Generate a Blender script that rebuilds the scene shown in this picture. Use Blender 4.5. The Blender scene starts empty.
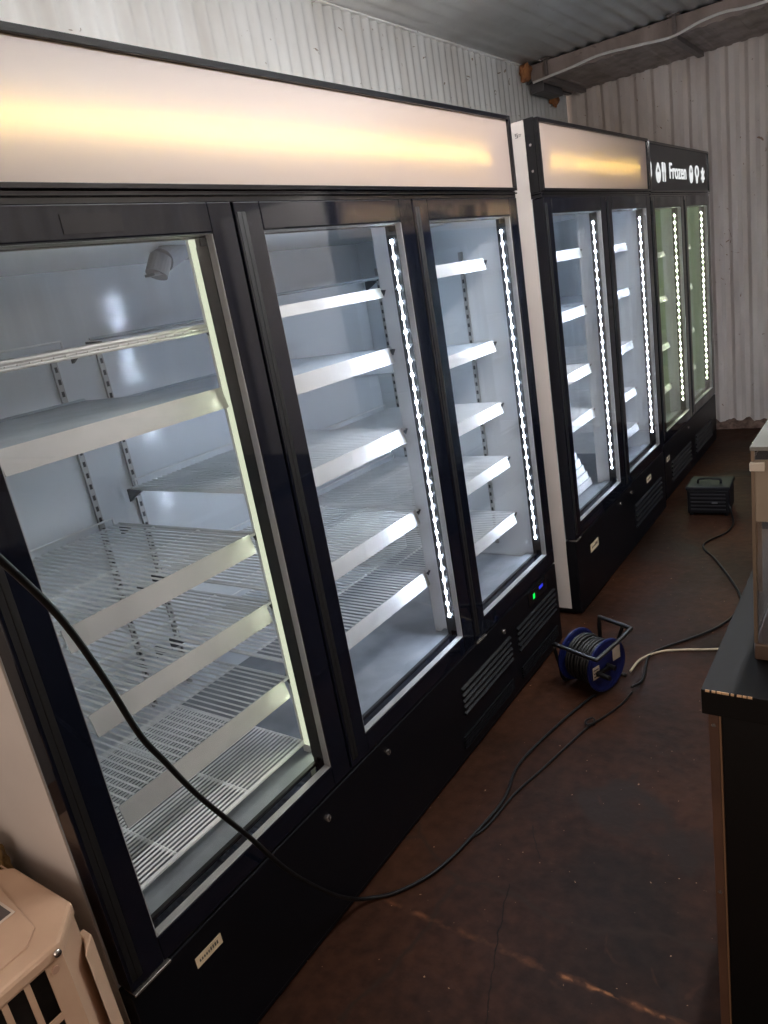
import bpy, bmesh, math, random
from mathutils import Vector, Matrix
random.seed(7)
SC = bpy.context.scene
COL = SC.collection
PI = math.pi

# ------------------------------------------------------------------ materials
def srgb(c):
    return tuple(((v/255.0)/12.92 if v/255.0 <= .04045 else ((v/255.0+.055)/1.055)**2.4) for v in c) + (1.0,)
def mat(name, col, rough=.5, metal=0.0, spec=.5, noise=None, bump=None, emit=None, trans=0.0):
    """col = sRGB 0-255. noise=(scale, other colour, lo, hi); bump=(scale, strength)"""
    m = bpy.data.materials.new(name); m.use_nodes = True
    nt = m.node_tree; b = nt.nodes['Principled BSDF']
    b.inputs['Base Color'].default_value = srgb(col)
    b.inputs['Roughness'].default_value = rough
    b.inputs['Metallic'].default_value = metal
    b.inputs['Specular IOR Level'].default_value = spec
    tc = nt.nodes.new('ShaderNodeTexCoord')
    n = nt.nodes.new('ShaderNodeTexNoise'); n.inputs['Scale'].default_value = noise[0] if noise else 12
    n.inputs['Detail'].default_value = 6
    nt.links.new(tc.outputs['Object'], n.inputs['Vector'])
    r = nt.nodes.new('ShaderNodeValToRGB')
    c2 = noise[1] if noise else tuple(v*.93 for v in col)
    r.color_ramp.elements[0].position = noise[2] if noise else .3
    r.color_ramp.elements[1].position = noise[3] if noise else .7
    r.color_ramp.elements[0].color = srgb(c2); r.color_ramp.elements[1].color = srgb(col)
    nt.links.new(n.outputs['Fac'], r.inputs['Fac']); nt.links.new(r.outputs['Color'], b.inputs['Base Color'])
    if bump:
        n2 = nt.nodes.new('ShaderNodeTexNoise'); n2.inputs['Scale'].default_value = bump[0]; n2.inputs['Detail'].default_value = 5
        nt.links.new(tc.outputs['Object'], n2.inputs['Vector'])
        bp = nt.nodes.new('ShaderNodeBump'); bp.inputs['Strength'].default_value = bump[1]; bp.inputs['Distance'].default_value = .01
        nt.links.new(n2.outputs['Fac'], bp.inputs['Height']); nt.links.new(bp.outputs['Normal'], b.inputs['Normal'])
    if emit:
        b.inputs['Emission Color'].default_value = srgb(emit[0]); b.inputs['Emission Strength'].default_value = emit[1]
    return m
def glass(name, tint=(1,1,1), tr=.97):
    """thin pane: clear transmission plus a Fresnel reflection"""
    m = bpy.data.materials.new(name); m.use_nodes = True
    nt = m.node_tree; nt.nodes.remove(nt.nodes['Principled BSDF'])
    out = nt.nodes['Material Output']
    t = nt.nodes.new('ShaderNodeBsdfTransparent'); t.inputs['Color'].default_value = (tint[0]*tr, tint[1]*tr, tint[2]*tr, 1)
    g = nt.nodes.new('ShaderNodeBsdfGlossy'); g.inputs['Roughness'].default_value = .015
    ge = nt.nodes.new('ShaderNodeNewGeometry'); dt = nt.nodes.new('ShaderNodeVectorMath'); dt.operation = 'DOT_PRODUCT'
    nt.links.new(ge.outputs['Normal'], dt.inputs[0]); nt.links.new(ge.outputs['Incoming'], dt.inputs[1])
    def mth(op, a, b=None):
        k = nt.nodes.new('ShaderNodeMath'); k.operation = op
        for i, q in enumerate((a, b)):
            if q is None: continue
            if isinstance(q, (int, float)): k.inputs[i].default_value = q
            else: nt.links.new(q, k.inputs[i])
        return k.outputs[0]
    f = mth('ADD', mth('MULTIPLY', mth('POWER', mth('SUBTRACT', 1, mth('ABSOLUTE', dt.outputs['Value'])), 5), .96), .04)
    mx = nt.nodes.new('ShaderNodeMixShader')
    nt.links.new(f, mx.inputs[0]); nt.links.new(t.outputs[0], mx.inputs[1]); nt.links.new(g.outputs[0], mx.inputs[2])
    nt.links.new(mx.outputs[0], out.inputs['Surface'])
    return m
def diffuser(name, col):
    m = bpy.data.materials.new(name); m.use_nodes = True
    nt = m.node_tree; nt.nodes.remove(nt.nodes['Principled BSDF'])
    out = nt.nodes['Material Output']
    d = nt.nodes.new('ShaderNodeBsdfDiffuse'); d.inputs['Color'].default_value = srgb(col)
    t = nt.nodes.new('ShaderNodeBsdfTranslucent'); t.inputs['Color'].default_value = srgb((206,202,196))
    g = nt.nodes.new('ShaderNodeBsdfGlossy'); g.inputs['Roughness'].default_value = .35
    mx = nt.nodes.new('ShaderNodeMixShader'); mx.inputs[0].default_value = .45
    m2 = nt.nodes.new('ShaderNodeMixShader'); m2.inputs[0].default_value = .05
    nt.links.new(d.outputs[0], mx.inputs[1]); nt.links.new(t.outputs[0], mx.inputs[2])
    nt.links.new(mx.outputs[0], m2.inputs[1]); nt.links.new(g.outputs[0], m2.inputs[2])
    nt.links.new(m2.outputs[0], out.inputs['Surface'])
    return m
def emitter(name, col, s):
    m = bpy.data.materials.new(name); m.use_nodes = True
    nt = m.node_tree; nt.nodes.remove(nt.nodes['Principled BSDF'])
    e = nt.nodes.new('ShaderNodeEmission'); e.inputs[0].default_value = srgb(col); e.inputs[1].default_value = s
    nt.links.new(e.outputs[0], nt.nodes['Material Output'].inputs['Surface'])
    return m

M = {}
M['black']   = mat('black gloss', (17,18,23), .10, spec=.6)
M['frame']   = mat('black door frame', (15,18,28), .06, spec=.5)
M['base']    = mat('black base panel', (11,12,17), .38, spec=.25)
M['vent']    = mat('black vent slats', (20,22,26), .45, spec=.3)
M['groove']  = mat('black groove', (6,6,7), .6)
M['cabwhite']= mat('white cabinet sheet', (222,214,208), .28, noise=(5,(212,204,198),.3,.7))
M['inner']   = mat('white glossy liner', (226,231,234), .12, noise=(3,(219,225,230),.3,.7))
M['innergrn']= mat('greenish liner', (190,206,176), .25, noise=(3,(180,198,168),.3,.7))
M['innerfl'] = mat('grey liner floor', (140,144,150), .3, noise=(9,(112,116,122),.3,.7), bump=(14,.25))
M['alu']     = mat('aluminium spacer', (178,176,174), .35, .3)
M['wire']    = mat('white coated wire', (238,240,240), .35)
M['wiregrn'] = mat('greenish coated wire', (214,224,200), .35)
M['rail']    = mat('white price rail', (188,188,186), .3)
M['deck']    = mat('pale shelf plate', (196,206,214), .25)
M['std']     = mat('steel slotted upright', (176,176,174), .4, .4)
M['slot']    = mat('dark slot', (40,40,42), .7)
M['brk']     = mat('dark bracket clip', (70,74,80), .5)
M['mull']    = mat('white light fixture', (225,228,230), .12)
M['led']     = emitter('cool white led', (214,231,255), 235)
M['ledline'] = emitter('led tape', (236,243,253), 5)
M['ledlineg'] = emitter('green led tape', (238,255,214), 2.5)
M['leddim']  = emitter('cool white led second row', (226,236,255), 40)
M['ledgrn']  = emitter('greenish white led', (238,255,214), 170)
M['leddiff'] = emitter('diffused light cover', (236,244,214), .2)
M['ledrow'] = emitter('soft greenish led', (240,250,222), 60)
M['tube']    = emitter('warm led row', (255,214,110), 44)
M['tube_far'] = emitter('warm led row, brighter', (255,222,180), 170)
M['panel']   = diffuser('light panel', (184,166,156))
M['glass']   = glass('door glass')
M['green']   = emitter('green display', (20,255,90), .25)
M['blue']    = emitter('blue display', (60,70,255), .15)
M['sticker'] = mat('cream sticker', (226,206,172), .5)
M['ink']     = mat('grey ink', (92,84,76), .6)
M['inkdark'] = mat('dark ink', (20,20,22), .6)
M['chrome']  = mat('chrome', (210,205,200), .2, .9)
M['signtxt'] = emitter('lit white lettering', (248,250,250), .2)
M['signblk'] = mat('dark sign face', (50,47,48), .35)
M['dklabel'] = mat('dark label', (30,30,34), .1)

# ------------------------------------------------------------------ mesh helpers
class MB:
    def __init__(s): s.bm = bmesh.new(); s.mats = []; s.cur = 0
    def use(s, m):
        if m not in s.mats: s.mats.append(m)
        s.cur = s.mats.index(m); return s
    def _f(s, vs):
        try:
            f = s.bm.faces.new(vs); f.material_index = s.cur; return f
        except ValueError: return None
    def box(s, x0, x1, y0, y1, z0, z1, bev=0, seg=2, mtx=None):
        b2 = bmesh.new() if (bev or mtx is not None) else s.bm
        P = [(x,y,z) for x in (x0,x1) for y in (y0,y1) for z in (z0,z1)]
        v = [b2.verts.new(p) for p in P]
        for idx in ((0,1,3,2),(4,6,7,5),(0,4,5,1),(2,3,7,6),(0,2,6,4),(1,5,7,3)):
            f = b2.faces.new([v[i] for i in idx]); f.material_index = s.cur
        if b2 is not s.bm:
            if bev: bmesh.ops.bevel(b2, geom=b2.edges[:], offset=bev, segments=seg, affect='EDGES', profile=.5)
            if mtx is not None: bmesh.ops.transform(b2, matrix=mtx, verts=b2.verts)
            s._merge(b2)
        return s
    def _merge(s, b2):
        mp = {}
        for v in b2.verts: mp[v] = s.bm.verts.new(v.co)
        for f in b2.faces:
            s._f([mp[v] for v in f.verts])
        b2.free()
    def tube(s, pts, r, n=8, closed=False, cap=True):
        pts = [Vector(p) for p in pts]; rings = []
        N = len(pts); up = None
        for i, p in enumerate(pts):
            if closed: t = (pts[(i+1)%N]-pts[i-1])
            else: t = pts[min(i+1,N-1)]-pts[max(i-1,0)]
            t.normalize()
            if up is None: up = Vector((0,0,1)) if abs(t.z) < .9 else Vector((1,0,0))
            a = up - t*up.dot(t)
            if a.length < 1e-5: a = Vector((1,0,0)) - t*t.x
            a.normalize(); b = t.cross(a); up = a
            rr = r[i] if isinstance(r, (list,tuple)) else r
            rings.append([s.bm.verts.new(p + (a*math.cos(k*2*PI/n)+b*math.sin(k*2*PI/n))*rr) for k in range(n)])
        for i in range(N if closed else N-1):
            A, B = rings[i], rings[(i+1)%N]
            for k in range(n): s._f([A[k], A[(k+1)%n], B[(k+1)%n], B[k]])
        if cap and not closed: s._f(rings[0][::-1]); s._f(rings[-1])
        return s
    def cyl(s, a, b, r, n=20): return s.tube([a, b], r, n)
    def lathe(s, prof, origin, axis='x', n=40):
        o = Vector(origin); rings = []
        for (h, r) in prof:
            ring = []
            for k in range(n):
                c, d = math.cos(k*2*PI/n)*r, math.sin(k*2*PI/n)*r
                ring.append(s.bm.verts.new(o + (Vector((h,c,d)) if axis=='x' else Vector((c,d,h)))))
            rings.append(ring)
        for i in range(len(rings)-1):
            for k in range(n): s._f([rings[i][k], rings[i][(k+1)%n], rings[i+1][(k+1)%n], rings[i+1][k]])
        s._f(rings[0][::-1]); s._f(rings[-1])
        return s
    def prism(s, poly, d0, d1, plane='yz'):
        """poly in a plane extruded along the remaining axis"""
        def P(a, b, d): return {'yz':(d,a,b), 'xz':(a,d,b), 'xy':(a,b,d)}[plane]
        A = [s.bm.verts.new(P(a,b,d0)) for a,b in poly]; B = [s.bm.verts.new(P(a,b,d1)) for a,b in poly]
        s._f(A[::-1]); s._f(B); n = len(poly)
        for i in range(n): s._f([A[i], A[(i+1)%n], B[(i+1)%n], B[i]])
        return s
    def build(s, name, m=None, parent=None, smooth=False, loc=None, bevel=None):
        me = bpy.data.meshes.new(name)
        bmesh.ops.recalc_face_normals(s.bm, faces=s.bm.faces)
        s.bm.to_mesh(me); s.bm.free()
        if m is not None and not s.mats: s.mats = [m]
        for x in s.mats: me.materials.append(x)
        if smooth:
            for p in me.polygons: p.use_smooth = True
        o = bpy.data.objects.new(name, me); COL.objects.link(o)
        if parent is not None: o.parent = parent
        if loc is not None: o.location = loc
        if bevel:
            b = o.modifiers.new('bevel', 'BEVEL'); b.width = bevel; b.segments = 2; b.limit_method = 'ANGLE'
        return o
def empty(name, label, cat, loc=(0,0,0), rz=0, group=None):
    o = bpy.data.objects.new(name, None); COL.objects.link(o); o.empty_display_size = .1
    o.location = loc; o.rotation_euler = (0,0,rz); o['label'] = label; o['category'] = cat
    if group: o['group'] = group
    return o
def tag(o, label, cat, group=None):
    o['label'] = label; o['category'] = cat
    if group: o['group'] = group
    return o
def struct(o): o['kind'] = 'structure'; return o
def spline(P, n=10):
    P = [Vector(p) for p in P]; Q = [P[0]*2-P[1]] + P + [P[-1]*2-P[-2]]; out = []
    for i in range(1, len(Q)-2):
        a, b, c, d = Q[i-1:i+3]
        for k in range(n):
            t = k/n
            out.append(.5*((2*b)+(c-a)*t+(2*a-5*b+4*c-d)*t*t+(3*b-a-3*c+d)*t**3))
    out.append(P[-1]); return out
def text_mesh(name, body, size, m, parent, loc, rot, ext=.0015, bold=.0, sx=1.0, align='CENTER'):
    cu = bpy.data.curves.new(name, 'FONT'); cu.body = body; cu.size = size; cu.extrude = ext; cu.offset = bold
    cu.align_x = align; cu.align_y = 'CENTER'
    t = bpy.data.objects.new(name, cu); COL.objects.link(t)
    bpy.context.view_layer.update()
    me = bpy.data.meshes.new_from_object(t.evaluated_get(bpy.context.evaluated_depsgraph_get()))
    bpy.data.objects.remove(t); bpy.data.curves.remove(cu)
    me.materials.clear(); me.materials.append(m)
    o = bpy.data.objects.new(name, me); COL.objects.link(o)
    o.parent = parent; o.location = loc; o.rotation_euler = rot; o.scale = (sx,1,1)
    return o
FACE = (PI/2, 0, PI/2)     # text lying in the yz plane, read from +x, running along +y

# ------------------------------------------------------------------ room shell
def corrugated(name, m, u0, u1, v0, v1, pitch, amp, mapf, flat=.0):
    """profile along u, straight along v. mapf(u, v, depth) -> xyz"""
    s = MB(); us = []; u = u0
    steps = [(0,0),(.18,.5),(.5-.0,1),(.68,.5)] if not flat else [(0,0),(flat,0),(.5,1),(.5+flat,1)]
    if not flat: steps = [(k/8.0, .5-.5*math.cos(k*PI/4)) for k in range(8)]
    k = 0
    while u0 + k*pitch < u1:
        for a, h in steps:
            uu = u0 + (k+a)*pitch
            if uu <= u1: us.append((uu, h*amp))
        k += 1
    us.append((u1, 0))
    A = [s.bm.verts.new(mapf(u,v0,h)) for u,h in us]; B = [s.bm.verts.new(mapf(u,v1,h)) for u,h in us]
    for i in range(len(us)-1): s._f([A[i], A[i+1], B[i+1], B[i]])
    o = s.build(name, m, smooth=not flat)
    so = o.modifiers.new('thick', 'SOLIDIFY'); so.thickness = .003
    return struct(o)

def wall_mat(name, col, dirt, scale, lo, hi, streak=True, rust=None, rough=.5):
    m = mat(name, col, rough)
    nt = m.node_tree; b = nt.nodes['Principled BSDF']
    tc = nt.nodes.new('ShaderNodeTexCoord'); mp = nt.nodes.new('ShaderNodeMapping')
    mp.inputs['Scale'].default_value = (1,1,.35) if streak else (1,1,1)
    n = nt.nodes.new('ShaderNodeTexNoise'); n.inputs['Scale'].default_value = scale; n.inputs['Detail'].default_value = 8
    r = nt.nodes.new('ShaderNodeValToRGB')
    r.color_ramp.elements[0].position = lo; r.color_ramp.elements[1].position = hi
    r.color_ramp.elements[0].color = srgb(dirt); r.color_ramp.elements[1].color = srgb(col)
    nt.links.new(tc.outputs['Object'], mp.inputs[0]); nt.links.new(mp.outputs[0], n.inputs['Vector'])
    nt.links.new(n.outputs['Fac'], r.inputs[0])
    last = r.outputs[0]
    # thin scratches: stretched noise threshold
    n2 = nt.nodes.new('ShaderNodeTexNoise'); n2.inputs['Scale'].default_value = 9; n2.inputs['Detail'].default_value = 2
    n2.inputs['Distortion'].default_value = 2.5
    r2 = nt.nodes.new('ShaderNodeValToRGB'); r2.color_ramp.elements[0].position = .70; r2.color_ramp.elements[1].position = .73
    nt.links.new(tc.outputs['Object'], n2.inputs['Vector']); nt.links.new(n2.outputs['Fac'], r2.inputs[0])
    mx = nt.nodes.new('ShaderNodeMix'); mx.data_type = 'RGBA'
    nt.links.new(r2.outputs[0], mx.inputs[0]); nt.links.new(last, mx.inputs[6]); mx.inputs[7].default_value = srgb(rust or dirt)
    nt.links.new(mx.outputs[2], b.inputs['Base Color'])
    return m
M['wallL'] = wall_mat('white corrugated steel', (244,244,242), (224,221,216), 5, .3, .6, rust=(150,132,118))
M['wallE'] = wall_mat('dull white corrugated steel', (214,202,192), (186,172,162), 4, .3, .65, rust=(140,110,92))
M['ceil']  = wall_mat('white corrugated ceiling', (244,244,243), (222,220,218), 3, .3, .7, streak=False)
M['wallR'] = wall_mat('painted steel', (170,160,150), (140,130,120), 4, .3, .7)

XL, YE, ZC, XR, YN = -1.11, 5.75, 2.80, 1.98, -2.6
corrugated('wall_left', M['wallL'], YN, YE, 0, ZC+.02, .076, .016, lambda u,v,h:(XL-.016+h,u,v))
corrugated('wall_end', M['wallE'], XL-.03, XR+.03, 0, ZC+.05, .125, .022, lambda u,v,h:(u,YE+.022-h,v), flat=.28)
corrugated('ceiling', M['ceil'], XL-.02, XR+.03, YN, YE+.03, .098, .012, lambda u,v,h:(u,v,ZC+.012-h))
corrugated('wall_right', M['wallR'], YN, YE, 0, ZC+.02, .125, .022, lambda u,v,h:(XR+.022-h,u,v), flat=.28)

# floor: dark brown stained concrete
def floor_mat():
    m = bpy.data.materials.new('stained concrete'); m.use_nodes = True
    nt = m.node_tree; b = nt.nodes['Principled BSDF']; L = nt.links.new
    tc = nt.nodes.new('ShaderNodeTexCoord')
    def noise(sc, det, dist=0):
        n = nt.nodes.new('ShaderNodeTexNoise'); n.inputs['Scale'].default_value = sc; n.inputs['Detail'].default_value = det
        n.inputs['Distortion'].default_value = dist; L(tc.outputs['Object'], n.inputs['Vector']); return n
    def ramp(n, stops):
        r = nt.nodes.new('ShaderNodeValToRGB'); e = r.color_ramp.elements
        e[0].position, e[0].color = stops[0][0], srgb(stops[0][1]); e[1].position, e[1].color = stops[-1][0], srgb(stops[-1][1])
        for p, c in stops[1:-1]:
            k = e.new(p); k.color = srgb(c)
        L(n.outputs['Fac'], r.inputs[0]); return r
    def mix(f, a, b2, blend='MIX'):
        x = nt.nodes.new('ShaderNodeMix'); x.data_type = 'RGBA'; x.blend_type = blend
        if isinstance(f, float): x.inputs[0].default_value = f
        else: L(f, x.inputs[0])
        L(a, x.inputs[6])
        if isinstance(b2, tuple): x.inputs[7].default_value = srgb(b2)
        else: L(b2, x.inputs[7])
        return x.outputs[2]
    base = ramp(noise(1.7, 8, .4), [(.33,(38,26,20)),(.5,(57,35,25)),(.68,(70,43,29))])
    fine = ramp(noise(26, 8), [(.3,(120,120,120)),(.7,(255,255,255))])
    c = mix(.6, base.outputs[0], fine.outputs[0], 'MULTIPLY')
    dk = ramp(noise(2.6, 5, .8), [(.60,(0,0,0)),(.66,(255,255,255))])
    c = mix(dk.outputs[0], c, (40,30,26))
    sp = ramp(noise(75, 2), [(.74,(0,0,0)),(.77,(255,255,255))])
    c = mix(sp.outputs[0], c, (150,120,94))
    # grid-less hairline cracks
    v = nt.nodes.new('ShaderNodeTexVoronoi'); v.feature = 'DISTANCE_TO_EDGE'; v.inputs['Scale'].default_value = .75
    nd = noise(3, 4); vm = nt.nodes.new('ShaderNodeVectorMath'); vm.operation = 'MULTIPLY_ADD'
    L(nd.outputs['Color'], vm.inputs[0]); vm.inputs[1].default_value = (.25,.25,0); L(tc.outputs['Object'], vm.inputs[2])
    L(vm.outputs[0], v.inputs['Vector'])
    rc = nt.nodes.new('ShaderNodeValToRGB'); rc.color_ramp.elements[0].position = .002; rc.color_ramp.elements[1].position = .006
    rc.color_ramp.elements[0].color = (1,1,1,1); rc.color_ramp.elements[1].color = (0,0,0,1)
    L(v.outputs['Distance'], rc.inputs[0])
    c = mix(rc.outputs[0], c, (42,30,24))
    # long filled joint and a hairline crack, as segments on the floor plane
    def seg(c, ax, ay, bx_, by_, w0, w1, colr, thr=None):
        ln = math.hypot(bx_-ax, by_-ay); ux, uy = (bx_-ax)/ln, (by_-ay)/ln
        def dotn(v, off):
            d = nt.nodes.new('ShaderNodeVectorMath'); d.operation = 'DOT_PRODUCT'; L(vw.outputs[0], d.inputs[0]); d.inputs[1].default_value = v
            m_ = nt.nodes.new('ShaderNodeMath'); m_.operation = 'SUBTRACT'; L(d.outputs['Value'], m_.inputs[0]); m_.inputs[1].default_value = off
            return m_.outputs[0]
        across = dotn((-uy, ux, 0), -uy*ax+ux*ay); along = dotn((ux, uy, 0), ux*ax+uy*ay)
        ab = nt.nodes.new('ShaderNodeMath'); ab.operation = 'ABSOLUTE'; L(across, ab.inputs[0])
        r1 = nt.nodes.new('ShaderNodeMapRange'); L(ab.outputs[0], r1.inputs[0]); r1.inputs[1].default_value = w0; r1.inputs[2].default_value = w1; r1.inputs[3].default_value = 1; r1.inputs[4].default_value = 0
        e1 = nt.nodes.new('ShaderNodeMath'); e1.operation = 'GREATER_THAN'; L(along, e1.inputs[0]); e1.inputs[1].default_value = 0
        e2 = nt.nodes.new('ShaderNodeMath'); e2.operation = 'LESS_THAN'; L(along, e2.inputs[0]); e2.inputs[1].default_value = ln
        p = nt.nodes.new('ShaderNodeMath'); p.operation = 'MULTIPLY'; L(r1.outputs[0], p.inputs[0]); L(e1.outputs[0], p.inputs[1])
        q = nt.nodes.new('ShaderNodeMath'); q.operation = 'MULTIPLY'; L(p.outputs[0], q.inputs[0]); L(e2.outputs[0], q.inputs[1])
        out = q.outputs[0]
        if thr:
            rn = ramp(noise(thr[0], 6), [(thr[1],(0,0,0)),(thr[2],(255,255,255))])
            k = nt.nodes.new('ShaderNodeMath'); k.operation = 'MULTIPLY'; L(out, k.inputs[0]); L(rn.outputs[0], k.inputs[1]); out = k.outputs[0]
        return mix(out, c, colr)
    n3 = noise(14, 4); vw = nt.nodes.new('ShaderNodeVectorMath'); vw.operation = 'MULTIPLY_ADD'
    L(n3.outputs['Color'], vw.inputs[0]); vw.inputs[1].default_value = (.03,.03,0)
    off = nt.nodes.new('ShaderNodeVectorMath'); off.operation = 'SUBTRACT'; L(tc.outputs['Object'], off.inputs[0]); off.inputs[1].default_value = (.015,.015,0)
    L(off.outputs[0], vw.inputs[2])
    c = seg(c, .03, .652, 1.2, .660, .001, .012, (104,66,44), (20,.42,.70))
    c = seg(c, .55, .655, 1.2, .662, .0005, .006, (150,100,64), (30,.46,.62))
    c = seg(c, .335, .840, .392, .640, .0010, .0022, (18,13,11))
    c = seg(c, .392, .640, .450, .470, .0008, .0018, (24,17,14))
    c = seg(c, .31, 1.06, .37, .95, .0006, .0016, (22,16,13))
    sc2 = ramp(noise(9, 9, 1.2), [(.66,(0,0,0)),(.80,(150,150,150))])
    c = mix(sc2.outputs[0], c, (98,62,44))
    L(c, b.inputs['Base Color'])
    rr = nt.nodes.new('ShaderNodeMapRange'); L(noise(4, 5).outputs['Fac'], rr.inputs[0])
    rr.inputs[3].default_value = .42; rr.inputs[4].default_value = .7; L(rr.outputs[0], b.inputs['Roughness'])
    bp = nt.nodes.new('ShaderNodeBump'); bp.inputs['Strength'].default_value = .35; bp.inputs['Distance'].default_value = .01
    L(noise(22, 8).outputs['Fac'], bp.inputs['Height']); L(bp.outputs[0], b.inputs['Normal'])
    b.inputs['Specular IOR Level'].default_value = .08
    return m
s = MB(); s.box(XL-.05, XR+.05, YN, YE+.05, -.08, 0); struct(s.build('floor', floor_mat()))

# rough mortar fillet where the end wall meets the floor
s = MB(); n = 90
prev = None
for i in range(n+1):
    x = XL+.03 + (XR-XL-.06)*i/n
    d = .035+.02*random.random(); h = .05+.03*random.random()
    ring = [s.bm.verts.new(p) for p in ((x,YE+.02,.0),(x,YE-d,.0),(x,YE-d*.5,h*.6),(x,YE+.02,h))]
    if prev:
        for k in range(4): s._f([prev[k], prev[(k+1)%4], ring[(k+1)%4], ring[k]])
    prev = ring
struct(s.build('baseboard_end', mat('crumbly mortar', (128,104,90), .9, noise=(30,(88,68,58),.35,.65), bump=(40,.8))))
# mortar/dirt strip at ceiling corner of the left wall (folded flange)
s = MB(); s.box(XL-.012, XL+.012, YN, YE, ZC-.006, ZC+.004); struct(s.build('trim_1', M['wallL']))

# ------------------------------------------------------------------ fridges
ZD0, ZD1 = .360, 1.744        # door bottom / top
ZG0, ZG1 = .418, 1.687        # glass
ZS0, ZS1 = 1.766, 1.996       # sign box
DEPTH = .75

def rect_ring(s, y0, y1, z0, z1, Y0, Y1, Z0, Z1, xa, xb):
    """frame: inner rect y0..z1, outer rect Y0..Z1"""
    s.box(xa, xb, Y0, y0, Z0, Z1); s.box(xa, xb, y1, Y1, Z0, Z1)
    s.box(xa, xb, y0, y1, Z0, z0); s.box(xa, xb, y0, y1, z1, Z1)

def make_shelf(root, y0, y1, z, rail, deck, wire, rl=(.11,.022), tilt=.0):
    s = MB()
    xb, xf = -.655, -.125
    if deck == 'plate':
        s.box(xb, xf, y0, y1, z-.003, z+.001)
        s.tube([(xb,y0,z+.003),(xb,y1,z+.003)], .004, 6)
    else:
        n = int((y1-y0)/.0185)
        for i in range(n+1):
            y = y0+.004+(y1-y0-.008)*i/n
            s.tube([(xb,y,z),(xf,y,z)], .0028, 4, cap=False)
        for x in (xb, -.50, -.32, xf):
            s.tube([(x,y0,z-.004),(x,y1,z-.004)], .0036, 6)
        for y in (y0, y1): s.tube([(xb,y,z-.004),(xf,y,z-.004)], .0036, 6)
        s.tube([(xb,y0+.02,z+.02),(xb,y1-.02,z+.02)], .003, 6)
        for y in (y0+.02, y1-.02): s.tube([(xb,y,z),(xb,y,z+.02)], .003, 6)
    sh = s.build('shelf', M['deck'] if deck == 'plate' else wire, root)
    s = MB()
    if rail:
        h = rail
        s.prism([(xf+.002,z+.003),(xf+.006,z+.004),(xf+.018+tilt,z-h),(xf+.013+tilt,z-h)], y0+rl[0], y1-rl[1], 'xz')
    else:
        s.tube([(xf,y0,z),(xf,y1,z)], .005, 8); s.tube([(xf+.004,y0,z-.011),(xf+.004,y1,z-.011)], .0035, 8)
        n = 26
        for i in range(n+1):
            y = y0+(y1-y0)*i/n; s.tube([(xf,y,z),(xf+.004,y,z-.011)], .0018, 4)
    s.build('price_rail', M['rail'], sh)
    for y in (y0-.004, y1+.004):
        s = MB(); s.prism([(-.665,z-.002),(-.60,z-.006),(-.655,z-.035),(-.665,z-.04)], y-.004, y+.004, 'xz'); s.build('shelf_clip', M['brk'], sh)
        s = MB(); s.prism([(xf-.015,z-.002),(xf+.01,z-.004),(xf,z-.022)], y-.004, y+.004, 'xz'); s.build('shelf_clip', M['brk'], sh)
    return sh

def make_floor_rack(root, y0, y1, z, wire):
    s = MB(); xb, xf = -.64, -.122
    n = 40
    for i in range(n+1):
        x = xb+(xf-xb)*i/n
        s.tube([(x,y0,z),(x,y1,z)], .0027, 4, cap=False)
    for y in (y0, y0+.18, y0+.40, y1): s.tube([(xb,y,z-.005),(xf,y,z-.005)], .005, 6)
    for x in (xb, xf): s.tube([(x,y0,z-.005),(x,y1,z-.005)], .005, 6)
    return s.build('shelf', wire, root)

def upright(root, x, y, z0, z1, face):
    """slotted steel upright; face 'x' on the back wall, '-y' on the side wall"""
    s = MB()
    s.use(M['std'])
    if face == 'x': s.box(x, x+.008, y-.008, y+.008, z0, z1)
    else: s.box(x-.008, x+.008, y-.008, y, z0, z1)
    s.use(M['slot']); n = int((z1-z0)/.032)
    for i in range(n):
        z = z0+.015+i*.032
        if face == 'x': s.box(x+.0075, x+.0086, y-.004, y+.004, z, z+.014)
        else: s.box(x-.004, x+.004, y-.0086, y-.0075, z, z+.014)
    s.build('upright', M['std'], root)

def light_cover(root, y, z0, z1, x0=-.117, x1=-.080):
    """milky light cover clipped to a mullion face"""
    s = MB(); s.use(M['leddiff']); s.box(x0, x1, y-.008, y-.0002, z0, z1, bev=.002); s.use(M['ledrow'])
    z = z0+.03
    while z < z1-.02: s.box(x1+.0002, x1+.0035, y-.0055, y-.0025, z-.006, z+.006); z += .041
    s.build('light_cover', M['leddiff'], root)

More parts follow.
